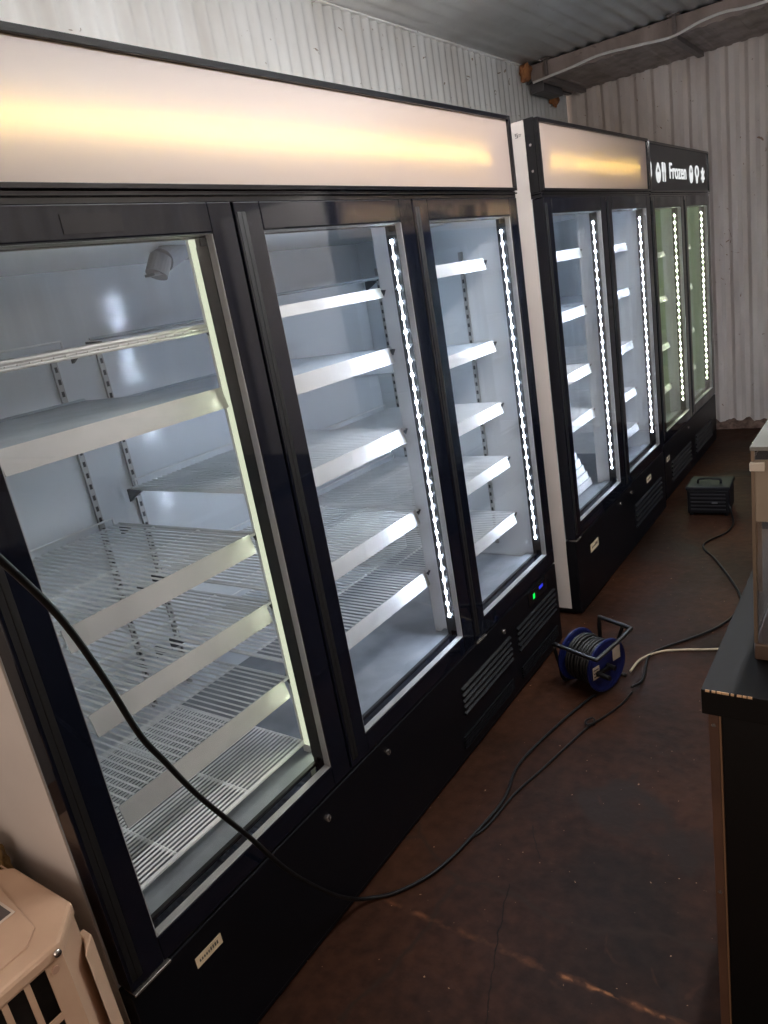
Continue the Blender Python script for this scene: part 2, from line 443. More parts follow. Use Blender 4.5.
def make_door(root, y0, w, label=None, mg=(.081,.069), gm='glass', led=None, lit=True):
    s = MB()
    gy0, gy1 = y0+mg[0], y0+w-mg[1]
    rect_ring(s, gy0, gy1, ZG0, ZG1, y0+.003, y0+w-.003, ZD0, ZD1, -.045, 0)
    d = s.build('door', M['frame'], root, bevel=.0025)
    if label: d['label'] = label
    s = MB(); s.box(-.021,-.0025,gy0,gy0+.0018,ZG0,ZG1-.002); s.box(-.021,-.0025,gy1-.0018,gy1,ZG0,ZG1-.002); s.box(-.021,-.0025,gy0+.0018,gy1-.0018,ZG0,ZG0+.0018)
    s.build('spacer', M['alu'], d)
    s = MB(); s.box(-.044,-.0025,gy0+.0018,gy1-.0018,ZG1-.0018,ZG1-.0001); s.build('top_glare_strip', M['groove'], d)  # matte dark strip added to hide LED glints along the opening's top
    s = MB(); rect_ring(s, gy0+.004, gy1-.0005, ZG0+.004, ZG1-.004, gy0-.012, gy1+.012, ZG0-.012, ZG1+.012, -.056, -.0455)
    s.build('gasket', M['groove'], d)
    s = MB(); s.box(-.0075, -.0045, gy0+.0019, gy1-.0019, ZG0+.0019, ZG1-.0019)
    s.build('glass_pane', M[gm], d)
    if led:
        s = MB(); s.use(M['groove']); s.box(-.0555, -.0215, gy1-.003, gy1-.0001, ZG0+.02, ZG1-.02)
        if lit:
            z = ZG0+.075; s.use(led)
            while z < ZG1-.03:
                s.box(-.0420, -.0368, gy1-.0048, gy1-.0031, z-.0045, z+.0045); z += .041
            s.use(M['ledlineg'] if 'green' in led.name else M['ledline']); s.box(-.0402, -.0386, gy1-.0042, gy1-.0031, ZG0+.075, z-.041)
        s.build('led_strip', M['groove'], d)
    s = MB(); s.box(-.001, .0012, y0+.022, y0+.034, ZD0+.02, ZD1-.02, bev=.0015)     # raised edge beading
    s.box(0.0001, .0006, y0+.010, y0+.021, ZD0+.02, ZD1-.02)
    s.build('handle_groove', M['groove'], d)
    return d

def make_fridge(name, label, loc, rz, n, dw, shelves, opt):
    W = n*dw; ZS1 = 1.996 + opt.get('rise', .007)
    root = empty(name, label, 'fridge', loc, rz, opt.get('group'))
    inner = M[opt.get('inner','inner')]; wire = M[opt.get('wire','wire')]
    # cabinet: outer skin in white sheet, liner
    s = MB(); s.box(-DEPTH, -.047, 0, .003, .03, ZS1+.001); s.build('side_panel', M['cabwhite'], root)
    s = MB(); s.box(-DEPTH, -.047, W-.003, W, .03, ZS1+.001); s.build('side_panel', M['cabwhite'], root)
    s = MB(); s.box(-DEPTH, -DEPTH+.003, .003, W-.003, .03, ZS1+.001); s.build('back_panel', M['cabwhite'], root)
    s = MB()
    t = .05
    s.box(-DEPTH+.004, -.68, .004, W-.004, .32, 1.76)       # back insulation
    s.box(-.68, -.047, .004, t, .32, 1.76); s.box(-.68, -.047, W-t, W-.004, .32, 1.76)
    s.box(-.68, -.047, t, W-t, 1.705, 1.76)
    s.build('liner', inner, root)
    s = MB(); s.box(-.68, -.047, t, W-t, .32, .398)
    s.prism([(-.11,.398),(-.047,.398),(-.047,.414),(-.098,.414)], t, W-t, 'xz')
    s.build('cabinet_floor', M['innerfl'], root)
    # base with kick panel
    s = MB(); s.box(-DEPTH+.01, -.002, .004, W-.004, .012, .319)
    s.box(-.046, -.001, 0, W, .02, .352, bev=.003)
    s.build('base_panel', M['base'], root)
    for y in (.08, W-.08):
        for x in (-.10, -DEPTH+.1):
            s = MB(); s.cyl((x,y,0), (x,y,.02), .018, 14); s.build('foot', M['groove'], root)
    # header trims
    s = MB(); s.box(-.047, -.004, 0, W, 1.7445, 1.7655); s.box(-.047, .004, .0, W, 1.7555, 1.7605, bev=.001)
    s.build('top_trim', M['black'], root, bevel=.0015)
    # sign box
    fw = .016
    s = MB(); rect_ring(s, fw, W-fw, ZS0+.010, ZS1-.014, 0, W, ZS0, ZS1, -.010, .006)
    s.box(-.105 if opt.get('deepsign') else -.050, -.010, 0, .006, ZS0, ZS1+.004); s.box(-.05, -.010, W-.006, W, ZS0, ZS1)
    s.box(-.12, -.010, .006, W-.006, ZS1-.006, ZS1); s.box(-.12, -.010, .006, W-.006, ZS0, ZS0+.006)
    sb = s.build('sign_box', M['black'], root, bevel=.0015)
    for z in (1.84,1.93):
        s = MB(); s.cyl((-.028,-.003,z), (-.028,.001,z), .005, 12); s.build('screw', M['chrome'], sb)
    s = MB(); s.box(-.13, -.121, .006, W-.006, ZS0, ZS1); s.build('sign_back', M['slot'], sb)
    s = MB(); s.box(-.007, -.004, fw-.004, W-fw+.004, ZS0+.008, ZS1-.012)
    if opt.get('darksign'):
        pn = s.build('sign_panel', M['signblk'], sb)
    else:
        pn = s.build('sign_panel', M['panel'], sb)
        zt = 1.874; s = MB(); s.use(M[opt.get('tube','tube')]); y = opt.get('tube0', .12)
        y1 = opt.get('tube1', W-.12)
        while y < y1:
            s.box(-.038, -.036, y-.005, y+.005, zt-.005, zt+.005); y += .033
        s.use(M['mull']); s.box(-.044, -.038, opt.get('tube0',.12)-.02, y1+.02, zt-.009, zt+.009)
        s.build('light_bar', M['mull'], sb)
    # doors
    for i in range(n): make_door(root, i*dw, dw, led=M[opt.get('led','led')], lit=(i+1) not in opt.get('cover',()))
    # mullions
    for i in range(1, n):
        s = MB(); s.box(-.135, -.0565, i*dw-.026, i*dw+.026, .399, 1.704, bev=.003)
        s.build('mullion', M['mull'], root)
    for i in opt.get('cover', ()): light_cover(root, i*dw-.026, .43, 1.69)
    # shelves
    for i, rows in enumerate(shelves):
        a = i*dw + (.058 if i == 0 else .034); b = (i+1)*dw - (.058 if i == n-1 else .030)
        for rw in rows:
            z, rail, deck = rw[:3]
            make_shelf(root, a, b, z, rail, deck, wire, rw[3] if len(rw) > 3 else (.09,.022))
        # uprights on the back wall
        if opt.get('uprights', True) and i < 2:
            upright(root, -.6795, a+.03, .45, 1.515, 'x')
            if i == 0: upright(root, -.6795, b-.045, .45, 1.515, 'x')
    upright(root, -.22, W-t-.0003, .45, 1.6, '-y'); upright(root, -.60, W-t-.0003, .45, 1.6, '-y')
    return root

# --- the near three-door fridge
Z = 'plate'; Wd = 'wire'
F1 = make_fridge('display_fridge', 'near three-door black fridge with a long blank light box, showing white wire shelves',
    (0,0,0), 0, 3, .70,
    [[(1.512,0,Wd),(1.372,.042,Z,(.078,.0)),(1.024,.042,Wd),(.842,.042,Wd),(.630,.044,Wd)],
     [(1.522,.024,Z),(1.350,.042,Z),(1.106,.042,Wd),(.840,.042,Wd),(.628,.042,Wd)],
     [(1.560,.036,Z),(1.268,.036,Z),(1.036,.036,Wd),(.822,.036,Wd),(.590,.036,Wd)]],
    {'cover':(1,), 'tube0':.06, 'tube1':1.93})
make_floor_rack(F1, .06, .672, .437, M['wire'])
# grey cylinders and a small plate near the top of the left bay
s = MB(); s.cyl((-.36,.86,1.704), (-.30,.74,1.672), .028, 20); s.box(-.318,-.282,.695,.735,1.640,1.646); s.cyl((-.30,.74,1.68),(-.30,.715,1.642),.026,20)
s.build('grey_cylinders', mat('grey plastic', (150,156,164), .5), F1, smooth=False)
# vents, display, locks and stickers on the base of a fridge
def base_bits(root, vents, locks, stickers, display=None, hinges=()):
    for (ya, yb, za, zb) in vents:
        s = MB(); n = 5
        for k in range(n):
            z = za+(zb-za)*k/n
            s.prism([(-.0008,z),(.007,z+.004),(.007,z+.008),(-.0008,z+(zb-za)/n*.62)], ya, yb, 'xz')
        s.build('vent_louvre', M['vent'], root)
    for (y, z) in locks:
        s = MB(); s.cyl((-.002,y,z), (.004,y,z), .008, 16); o = s.build('lock', M['chrome'], root)
        s = MB(); s.box(.0039,.0046,y-.001,y+.001,z-.005,z+.005); s.build('keyhole', M['slot'], o)
    for (y0, y1, z0, z1) in stickers:
        s = MB(); s.box(-.0008, .0006, y0, y1, z0, z1); o = s.build('sticker', M['sticker'], root)
        s = MB(); h = z1-z0; w = y1-y0
        for k in range(9):
            a = y0+w*(.12+.085*k); s.box(.0006,.0010, a, a+w*.05, z0+h*.38, z0+h*(.62 if k < 5 else .72))
        s.build('print', M['ink'], o)
    for (y0, y1, z) in hinges:
        s = MB(); s.box(-.03, .006, y0, y1, z, z+.006, bev=.0015); s.cyl((-.012,y0+.012,z-.006),(-.012,y0+.012,z+.012),.007,12)
        s.build('hinge', M['chrome'], root)
    if display:
        y, z = display
        s = MB(); s.box(-.0008, .003, y-.05, y+.12, z-.028, z+.028, bev=.001); o = s.build('control_panel', M['black'], root)
        s = MB(); s.box(.003,.0036,y-.010,y+.006,z-.010,z+.010); s.build('green_light', M['green'], o)
        s = MB(); s.box(.003,.0036,y+.050,y+.085,z+.004,z+.016); s.build('blue_light', M['blue'], o)
base_bits(F1, [(1.27,1.64,.16,.27),(1.70,2.06,.16,.27),(1.24,1.62,.05,.10),(1.70,2.05,.05,.10)],
          [(.581,.302),(.855,.308),(1.60,.300)], [(.140,.210,.277,.302)], (1.87,.315), [(.004,.09,.352),(1.405,1.47,.352)])
s = MB(); s.box(.0001,.0012,.30,.42,1.697,1.728); s.build('label', M['dklabel'], F1)

# --- the middle two-door fridge
F2 = make_fridge('display_fridge', 'two-door black fridge with a cream lit sign box, second in the row',
    (0,2.335,0), 0, 2, .722,
    [[(1.542,.040,Z),(1.285,.040,Z),(1.008,.040,Wd),(.790,.040,Wd)],
     [(1.528,.036,Z),(1.297,.036,Z),(1.010,.036,Wd),(.750,.036,Wd),(.545,.036,Wd)]],
    {'tube0':.13, 'tube1':1.30, 'rise':.022, 'uprights':False})
base_bits(F2, [(.85,1.35,.10,.24)], [(.62,.315),(.80,.315)], [(.170,.272,.235,.272),(1.08,1.16,.275,.305)], None, [(.004,.06,.352)])
# small dark printed mark on the white side
s = MB()
for a, b, z0_, z1_ in ((-.085,-.074,1.972,1.974),(-.085,-.083,1.974,1.979),(-.085,-.074,1.978,1.980),(-.076,-.074,1.966,1.972),(-.085,-.074,1.965,1.967),(-.071,-.060,1.974,1.9755),(-.071,-.062,1.969,1.9705)):
    s.box(a, b, -.0006, .0003, z0_, z1_)
s.build('printed_mark', M['inkdark'], F2)

# --- the far two-door freezer with the lettered sign
F3 = make_fridge('display_freezer', 'far two-door black freezer with a dark header of lit white lettering',
    (-.03,3.90,0), 0, 2, .735,
    [[(1.44,.03,Wd),(1.17,.03,Wd),(.87,.03,Wd),(.60,.03,Wd)]]*2,
    {'led':'ledgrn','rise':.028,'inner':'innergrn','wire':'wiregrn','darksign':True,'uprights':False})
F3['category'] = 'freezer'
base_bits(F3, [(.15,.65,.08,.22),(.80,1.30,.08,.22)], [(.60,.315)], [(.045,.11,.238,.268)])
zc = 1.874
def icon(name, build):
    s = MB(); build(s); return s.build(name, M['signtxt'], F3)
def ring_pts(cy, cz, ry, rz, n=18, drop=0):
    P = []
    for k in range(n):
        a = PI/2 + k*2*PI/n; y = math.cos(a)*ry; z = math.sin(a)*rz
        if drop and z > 0: y *= (1-z/rz)**.6 if z/rz < 1 else 0
        P.append((.0, cy+y, cz+z))
    return P
X0 = -.0035
text_mesh('lettering', 'Frozen', .122, M['signtxt'], F3, (X0,.645,zc+.006), FACE, bold=.0016, sx=1.22)
text_mesh('lettering', '3', .11, M['signtxt'], F3, (X0,.045,zc+.004), FACE, bold=.002)
def put(pts, r, closed=True, into=None):
    into.tube([(X0,)+tuple(p[-2:]) for p in pts], r, 6, closed=closed)
s = MB(); put(ring_pts(.195,zc-0.0047,.040,.048,22,1), .0055, True, s); put(ring_pts(.195,zc-0.0203,.015,.015,12), .006, True, s); s.build('icon', M['signtxt'], F3)
s = MB()
for dy in (-.013,0,.013): s.box(X0-.001,X0+.002,.297+dy-.0042,.297+dy+.0042,zc+0.0140,zc+0.0515)
s.box(X0-.001,X0+.002,.278,.316,zc+0.0016,zc+0.0172); s.box(X0-.001,X0+.002,.289,.305,zc-0.0499,zc+0.0047)
s.build('fork_icon', M['signtxt'], F3)
s = MB(); s.prism([(.334,zc+0.0515),(.352,zc+0.0452),(.360,zc+0.0000),(.350,zc-0.0039),(.350,zc-0.0499),(.334,zc-0.0499)], X0-.001, X0+.002); s.build('knife_icon', M['signtxt'], F3)
s = MB(); put(ring_pts(.975,zc,.036,.048,20), .0055, True, s); put(ring_pts(.975,zc-0.0125,.014,.018,12), .006, True, s); s.build('icon', M['signtxt'], F3)
s = MB(); put(ring_pts(1.135,zc+0.0172,.042,.033,18), .0065, True, s)
s.prism([(1.105,zc-0.0109),(1.165,zc-0.0109),(1.148,zc-0.0515),(1.122,zc-0.0515)], X0-.001, X0+.002); s.build('icon', M['signtxt'], F3)
s = MB()
for a in (90,30,-30):
    c, d = math.cos(math.radians(a))*.046, math.sin(math.radians(a))*.046
    s.tube([(X0,1.305-c,zc-d),(X0,1.305+c,zc+d)], .0065, 6)
put(ring_pts(1.305,zc,.020,.030,10), .005, True, s); s.build('icon', M['signtxt'], F3)

# --- fridge across the aisle, seen mirrored in the glass and the gloss of the near one
F4 = make_fridge('display_fridge', 'lit fridge across the aisle with cream lettered sign, seen mirrored in the near doors',
    (1.12,4.62,0), PI, 3, .70,
    [[(1.5,.03,Z),(1.2,.03,Z),(.9,.03,Z)]]*3, {'uprights':False,'tube0':.1,'tube1':2.0,'tube':'tube_far'})
text_mesh('lettering', '& Chilled', .125, M['inkdark'], F4, (.001,1.02,1.874), FACE, bold=.001)
for yy in (.52, 1.42, 1.52):
    s = MB(); s.tube([(.001,)+p[1:] for p in ring_pts(yy,1.874,.034,.052,16)], .007, 6, closed=True)
    s.box(0,.002,yy-.014,yy+.014,1.845,1.865); s.build('icon', M['inkdark'], F4)
s = MB(); s.box(.0001,.002,.64,.78,1.835,1.915); s.build('icon', M['inkdark'], F4)

# loose racks piled on the floor of the middle fridge
wr = None
for k in range(5):
    s = MB(); y0, y1 = 0, .56
    for i in range(20):
        y = y0+(y1-y0)*i/19; s.tube([(-.23,y,0),(.20,y,0)], .0021, 4, cap=False)
    for x in (-.23,-.05,.20): s.tube([(x,y0,-.004),(x,y1,-.004)], .0036, 6)
    for y in (y0,y1): s.tube([(-.23,y,-.004),(.20,y,-.004)], .0036, 6)
    s.prism([(.205,.004),(.209,.004),(.216,-.028),(.211,-.028)], y0+.02, y1-.02, 'xz')
    o = s.build('wire_rack', M['wire'])
    o.location = (-.362-.014*k, 2.335+.112-.006*k, .436+.034*k); o.rotation_euler = (0,0,0)
    wl = ['bottom loose white wire rack of the pile inside the middle fridge', 'second loose rack from the bottom of the pile inside the middle fridge',
          'middle loose rack of the pile inside the middle fridge','second loose rack from the top of the pile inside the middle fridge',
          'top loose white wire rack of the pile inside the middle fridge'][k]
    tag(o, wl, 'rack', 'loose wire racks piled in the middle fridge')

# ------------------------------------------------------------------ duct along the end wall
duct_m = wall_mat('dirty grey corrugated duct', (150,134,126), (112,98,90), 7, .3, .6, rough=.6)
DY0 = 4.96
dr = empty('ceiling_duct', 'dark grimy ribbed duct running under the ceiling along the end wall', 'duct', (-1.095,DY0,2.695))
s = MB(); x = 0; prof = []
while x < 3.0:
    prof += [(x,0),(x+.045,0),(x+.055,-.006),(x+.088,-.006)]; x += .098
prof += [(x,0),(x,.097),(0,.097)]
s.prism(prof, 0, .77, 'xz')
s.build('duct_body', duct_m, dr)
s = MB(); s.box(-.004, .03, -.012, .775, -.010, .1015); s.build('end_cap', mat('dark grey steel', (84,80,80), .5, .3), dr)
def bracket(x, label):
    b = empty('ceiling_bracket', label, 'bracket', (x,DY0,2.68), 0, 'steel brackets under the ceiling duct')
    st = mat('worn steel', (122,112,108), .5, .4)
    s = MB(); s.box(-.010,.010,-.034,-.014,-.010,.125); s.build('hanger_rod', st, b)
    s = MB(); s.box(-.020,.020,-.045,.70,-.022,-.002); s.box(-.020,-.015,-.045,.70,-.002,.006); s.box(.015,.020,-.045,.70,-.002,.006); s.build('arm', st, b)
    s = MB(); s.box(-.035,.035,-.055,.0,.112,.120); s.build('mounting_plate', st, b)
bracket(-.945, 'left steel bracket holding the duct near the corner')
bracket(-.11, 'right steel bracket holding the duct beyond the letter sign')
cpts = [(-1.03,2.672),(-.981,2.675),(-.767,2.688),(-.563,2.706),(-.309,2.689),(-.117,2.676),(.046,2.707),(.184,2.716),(.343,2.701),(.8,2.70),(1.5,2.705)]
s = MB(); s.tube(spline([(x,4.895,z) for x,z in cpts], 8), .0085, 8)
tag(s.build('ceiling_cable', mat('white cable', (214,208,202), .5), smooth=True), 'white cable snaking along the front of the ceiling duct', 'cable')
# expanding foam in the corner
def blob(name, m, loc, sx, sy, sz, sub=3, amp=.25, seed=1, flatten=None):
    s = MB(); bmesh.ops.create_icosphere(s.bm, subdivisions=sub, radius=1.0)
    rnd = random.Random(seed)
    from mathutils import noise
    off = Vector((seed*3.1, seed*1.7, seed))
    for v in s.bm.verts:
        k = 1+amp*noise.noise(v.co*1.9+off)*2+amp*.4*noise.noise(v.co*5+off)
        v.co = Vector((v.co.x*k*sx, v.co.y*k*sy, v.co.z*k*sz))
        if flatten is not None and v.co.z < flatten: v.co.z = flatten
    return s.build(name, m, smooth=True, loc=loc)
foam = mat('brown expanding foam', (176,118,74), .9, noise=(14,(126,78,48),.35,.65), bump=(30,.7))
tag(blob('foam_patch', foam, (-1.075,4.885,2.745), .035,.06,.055, seed=3), 'brown expanding foam bulging from the ceiling corner above the duct end', 'foam')
tag(blob('foam_patch', foam, (-1.085,5.41,2.625), .025,.06,.045, seed=5), 'small brown foam drip below the duct at the wall corner', 'foam')
s = MB(); s.box(.005,.105,.02,.38,-.075,-.0062, bev=.006)
s.build('elbow_box', mat('dark grey steel elbow', (96,92,92), .5, .3), dr)

# ------------------------------------------------------------------ air conditioner
ac_m = mat('aged cream enamel', (206,174,146), .42, noise=(5,(184,150,124),.3,.7))
AX0, AX1, AY1, AY0, AZ = -.235, .058, -.045, -.86, .625
ac = empty('air_conditioner', 'cream outdoor air conditioner unit standing beside the near fridge', 'air conditioner', (0,0,0))
s = MB()
c = .045
out = [(AX0,AY0),(AX1,AY0),(AX1,AY1-c-.012),(AX1-c-.012,AY1),(AX0,AY1)]
# front skin built around the grille slots
slots = []
yk = -.133
while yk > AY0+.30:
    slots.append(yk); yk -= .0365
zt, zb, zr = AZ-.022, AZ-.115, .0135
yR = AY1-c-.012
s.box(AX1-.003, AX1, slots[0], yR, .04, AZ-.012)
s.box(AX1-.003, AX1, slots[-1]-.027, slots[0], zt, AZ-.012)
s.box(AX1-.003, AX1, AY0, slots[-1]-.027, .04, AZ-.012)
row = []; z = zt
while z > .10:
    row.append((z-.098, z)); z -= .111
for (za, zb2) in row:
    for i, y in enumerate(slots[1:]): s.box(AX1-.003, AX1, y, y+.0095, za, zb2)
    s.box(AX1-.003, AX1, slots[-1]-.027, slots[0], za-.013, za)
s.box(AX1-.003, AX1, slots[-1]-.027, slots[0], .04, row[-1][0]-.013)
s.prism([(AX1,yR),(AX1-c-.012,AY1),(AX1-c-.015,AY1-.003),(AX1-.003,yR)], .04, AZ-.012, 'xy')
s.box(AX0, AX1-c-.012, AY1-.003, AY1, .04, AZ-.012)
s.box(AX0, AX0+.003, AY0, AY1-.003, .04, AZ-.012); s.box(AX0+.003, AX1-.003, AY0, AY0+.003, .04, AZ-.012)
s.box(AX0+.01, AX1-.01, AY0+.01, AY1-.02, .04, .045)
s.build('casing', ac_m, ac)
s = MB()
lid = [(AX0-.004,AY0-.004),(AX1+.004,AY0-.004),(AX1+.004,AY1-c-.010),(AX1-c-.010,AY1+.004),(AX0+.05,AY1+.004),(AX0-.004,AY1-.03)]
s.prism(lid, AZ-.028, AZ, 'xy')
s.build('lid', ac_m, ac, bevel=.007)
s = MB(); s.prism([(AX0+.03,AY0+.03),(AX1-.035,AY0+.03),(AX1-.035,AY1-.09),(AX1-.06,AY1-.06),(AX0+.05,AY1-.035)], AZ, AZ+.0035, 'xy'); s.build('raised_lid_panel', ac_m, ac, bevel=.0015)
s = MB(); s.prism([(AX1-.012,AY1-.022),(AX1-.045,AY1+.012),(AX1-.070,AY1+.012),(AX1-.070,AY1-.001),(AX1-.050,AY1-.001)], .03, AZ-.075, 'xy'); s.build('side_cover', ac_m, ac, bevel=.003)
s = MB(); s.box(AX0+.02, AX1-.035, AY0+.02, AY1-.06, .05, AZ-.03); s.build('coil', mat('dark coil fins', (34,28,25), .7, noise=(60,(16,13,12),.3,.7)), ac)
s = MB(); s.cyl((AX1,-.1105,AZ-.014),(AX1+.008,-.1105,AZ-.014),.0062,14); s.build('screw', M['chrome'], ac, smooth=True)
s = MB(); s.cyl((AX1-.001,-.120,AZ-.042),(AX1+.002,-.120,AZ-.042),.0065,14); s.build('screw_boss', mat('tan cap', (176,140,118), .5), ac)
s = MB(); s.box(AX0+.02, AX1-.02, AY0+.1, AY0+.18, 0, .04); s.box(AX0+.02, AX1-.02, AY1-.18, AY1-.1, 0, .04); s.build('foot', M['groove'], ac)
s = MB(); s.box(-.255,-.068,-.40,-.103,AZ+.0036,AZ+.0046); lb = s.build('plate_border', mat('white border', (220,205,190), .5), ac)
s = MB(); s.box(-.255,-.073,-.40,-.108,AZ+.0046,AZ+.0054); s.build('dark_plate', mat('dark grey plate', (84,76,74), .5), lb)
# olive rag on the back edge
rag = blob('rag', mat('olive brown cloth', (128,102,56), .85, noise=(16,(88,68,38),.35,.6), bump=(45,.8)), (-.285,-.040,.603), .055,.022,.040, sub=4, amp=.22, seed=9)
tag(rag, 'crumpled olive brown glove lying behind the air conditioner lid', 'glove')
s = MB(); s.box(-.47,-.245,-.60,-.014,0,.560, bev=.006)
tag(s.build('cardboard_box', mat('brown cardboard', (120,92,66), .85, noise=(8,(104,80,58),.3,.7))), 'brown box behind the air conditioner with the glove on it', 'box')

# ------------------------------------------------------------------ counter and display case
CX, CY, CZ = .888, .600, .84
ct = empty('counter', 'black counter at the right edge with a thick chipped dark worktop', 'counter', (0,0,0))
s = MB(); s.box(CX, 1.60, CY, 2.05, CZ-.045, CZ, bev=.001); s.build('worktop', mat('dark worktop', (14,11,10), .55, spec=.15, noise=(7,(14,11,10),.35,.7)), ct)
s = MB()
for k in range(9):
    y = CX+.006+k*.0075+random.random()*.003; s.box(y, y+.004+.003*random.random(), CY-.0006, CY+.001, CZ-.003, CZ+.0006)
s.build('chipped_edge', mat('chip', (205,165,125), .7), ct)
s = MB(); s.box(CX+.006, CX+.021, CY+.018, 2.03, .0, CZ-.046)
s.build('side_board', mat('brown board', (96,66,48), .55, noise=(6,(66,44,34),.3,.7)), ct)
s = MB()
for z in (.765,.42,.08): s.cyl((CX+.0135,CY+.0185,z),(CX+.0135,CY+.016,z),.0035,10)
s.build('screw', M['chrome'], ct)
s = MB(); s.box(CX+.022, 1.58, CY+.024, 2.03, 0, CZ-.046); s.build('front_panel', mat('black laminate', (9,8,8), .35), ct)
s = MB(); s.box(CX+.0215, CX+.0245, CY+.019, CY+.0239, .0, CZ-.05); s.build('edge_strip', mat('tan edging', (120,90,66), .5), ct)

dc = empty('display_case', 'glass display case with cream lower panel standing on the counter', 'display case', (0,0,0))
DX, DY, DZ0, DZ1 = .948, .715, CZ+.0005, 1.205
s = MB(); s.box(DX, 1.45, DY, 1.25, DZ0, DZ0+.03, bev=.003); s.build('case_base', mat('brown grey base', (86,68,56), .45), dc)
fm = mat('champagne aluminium', (120,104,88), .35, .5)
for (x, y) in ((DX+.006,DY+.006),(DX+.006,1.24),(1.44,DY+.006),(1.44,1.24)):
    s = MB(); s.box(x-.006, x-.001, y-.004, y+.002, DZ0+.03, DZ1-.003); s.build('post', fm, dc)
s = MB(); s.box(DX+.004, 1.44, DY+.004, DY+.008, 1.085, DZ1-.02); s.build('upper_panel', mat('greyed cream panel', (150,136,118), .5), dc)
s = MB(); s.box(DX-.001, 1.46, DY-.002, 1.26, DZ1-.004, DZ1+.003, bev=.001); s.build('glass_top', mat('frosted glass top', (120,122,118), .15), dc)
s = MB(); s.box(DX-.0015, DX+.020, DY-.004, DY+.004, DZ1-.036, DZ1-.022, bev=.0015); s.build('corner_bracket', mat('white plastic', (215,205,190), .4), dc)
s = MB(); s.box(DX-.001, DX+.002, DY+.012, 1.235, DZ0+.031, DZ1-.021); s.build('side_glass', M['glass'], dc)
s = MB(); s.box(DX+.012, 1.434, DY+.003, DY+.0065, DZ0+.031, 1.084); s.build('front_glass', M['glass'], dc)
s = MB(); s.box(DX+.02, 1.43, DY+.20, DY+.205, DZ0+.031, 1.08)
s.build('inner_panel', mat('beige inner panel', (150,122,96), .45), dc)
s = MB(); s.prism([(DX+.02,DZ0+.031),(DX+.2,DZ0+.031),(DX+.2,DZ0+.2),(DX+.07,DZ0+.12)], DY+.06, DY+.066, 'xz'); s.build('inner_divider', mat('tan board', (176,150,122), .5), dc)

# ------------------------------------------------------------------ cable reel
rl = empty('cable_reel', 'blue drum cable reel with black tube handle on the floor', 'cable reel', (.225,1.82,0), math.radians(-21))
RZ = .108
blue = mat('blue plastic', (14,24,76), .45)
for x in (-.066,.070):
    s = MB(); s.lathe([(-.004,.018),(-.005,.093),(-.002,.100),(.004,.100),(.006,.093),(.004,.080),(.004,.018)], (x,0,RZ), 'x', 44)
    s.build('drum_disc', blue, rl)
s = MB(); s.lathe([(-.062,.045),(.066,.045)], (0,0,RZ), 'x', 24); s.build('drum_core', blue, rl)
s = MB(); P = []
for layer, rr in enumerate((.054,.064,.074,.083)):
    nt_ = 11-layer
    for k in range(nt_*20+1):
        a = k*2*PI/20; f = k/(nt_*20)
        P.append((-.054+.112*(f if layer%2 == 0 else 1-f), math.cos(a)*(rr+.0025*math.sin(a*.37)), RZ+math.sin(a)*(rr+.003*math.sin(a*.21))))
s.tube(P, .0052, 6); s.build('wound_cable', mat('black rubber cable', (14,13,13), .5), rl, smooth=True)
blk = mat('black steel tube', (12,11,11), .4)
s = MB()
s.tube(spline([(-.10,-.082,.165),(-.085,-.092,.178),(-.06,-.095,.182),(.095,-.092,.182),(.108,-.075,.184),(.106,.02,.200),(.100,.100,.215),(.090,.112,.217),(-.030,.116,.217),(-.045,.114,.212),(-.048,.112,.12),(-.048,.110,.010)],5), .0080, 10)
s.tube(spline([(.060,.116,.217),(.030,.114,.12),(.022,.112,.009)],5), .0070, 10)
s.tube([(-.048,.110,.009),(.060,.112,.009)], .0070, 8)
s.tube(spline([(-.095,-.088,.170),(-.092,-.07,.08),(-.090,-.05,.009),(-.085,.05,.009),(-.05,.108,.009)],5), .0070, 8)
s.build('tube_frame', blk, rl, smooth=True)
s = MB(); s.cyl((-.09,0,RZ),(.110,0,RZ),.009,12); s.build('axle', blk, rl)
s = MB(); s.box(.080,.090,-.070,.012,RZ-.012,RZ+.004, bev=.003); s.build('crank', blk, rl)
s = MB(); s.cyl((.080,-.060,RZ-.004),(.135,-.060,RZ-.004),.009,12); s.build('crank_knob', blk, rl)
wl_ = mat('white label', (190,176,158), .5)
s = MB(); s.box(.0762,.0772,-.080,-.045,RZ-.025,RZ+.022); lbl = s.build('label_sticker', wl_, rl)
s = MB()
for k in range(3): s.box(.0772,.0776,-.076,-.050,RZ-.018+k*.013,RZ-.013+k*.013)
s.build('label_print', M['ink'], lbl)
s = MB(); s.box(.0762,.0772,.030,.070,RZ+.005,RZ+.055); s.build('label_sticker', wl_, rl)

# ------------------------------------------------------------------ dark case on the floor far off
bx = empty('power_unit', 'dark boxy power unit with a grey handle on the floor by the far freezer', 'power unit', (.245,3.78,0), .05)
dm = mat('dark casing', (14,14,18), .5, spec=.25)
s = MB(); s.box(-.11,.11,-.10,.10,.012,.155, bev=.010); s.build('casing', dm, bx)
s = MB(); s.box(-.115,.115,-.104,.104,.150,.172, bev=.006); s.build('lid', mat('grey lid', (26,26,30), .6, spec=.2), bx)
s = MB(); s.tube(spline([(-.06,-.03,.170),(-.055,-.03,.195),(-.02,-.03,.200),(.02,-.03,.200),(.055,-.03,.195),(.06,-.03,.170)],4), .007, 8); s.build('handle', dm, bx)
s = MB()
for k in range(5): s.box(-.09,.09,-.1045,-.0995,.035+k*.022,.043+k*.022)
s.build('vent_louvre', mat('grey slats', (30,30,34), .5), bx)
s = MB()
for x in (-.09,.09):
    for y in (-.08,.08): s.cyl((x,y,0),(x,y,.013),.012,10)
s.build('foot', dm, bx)
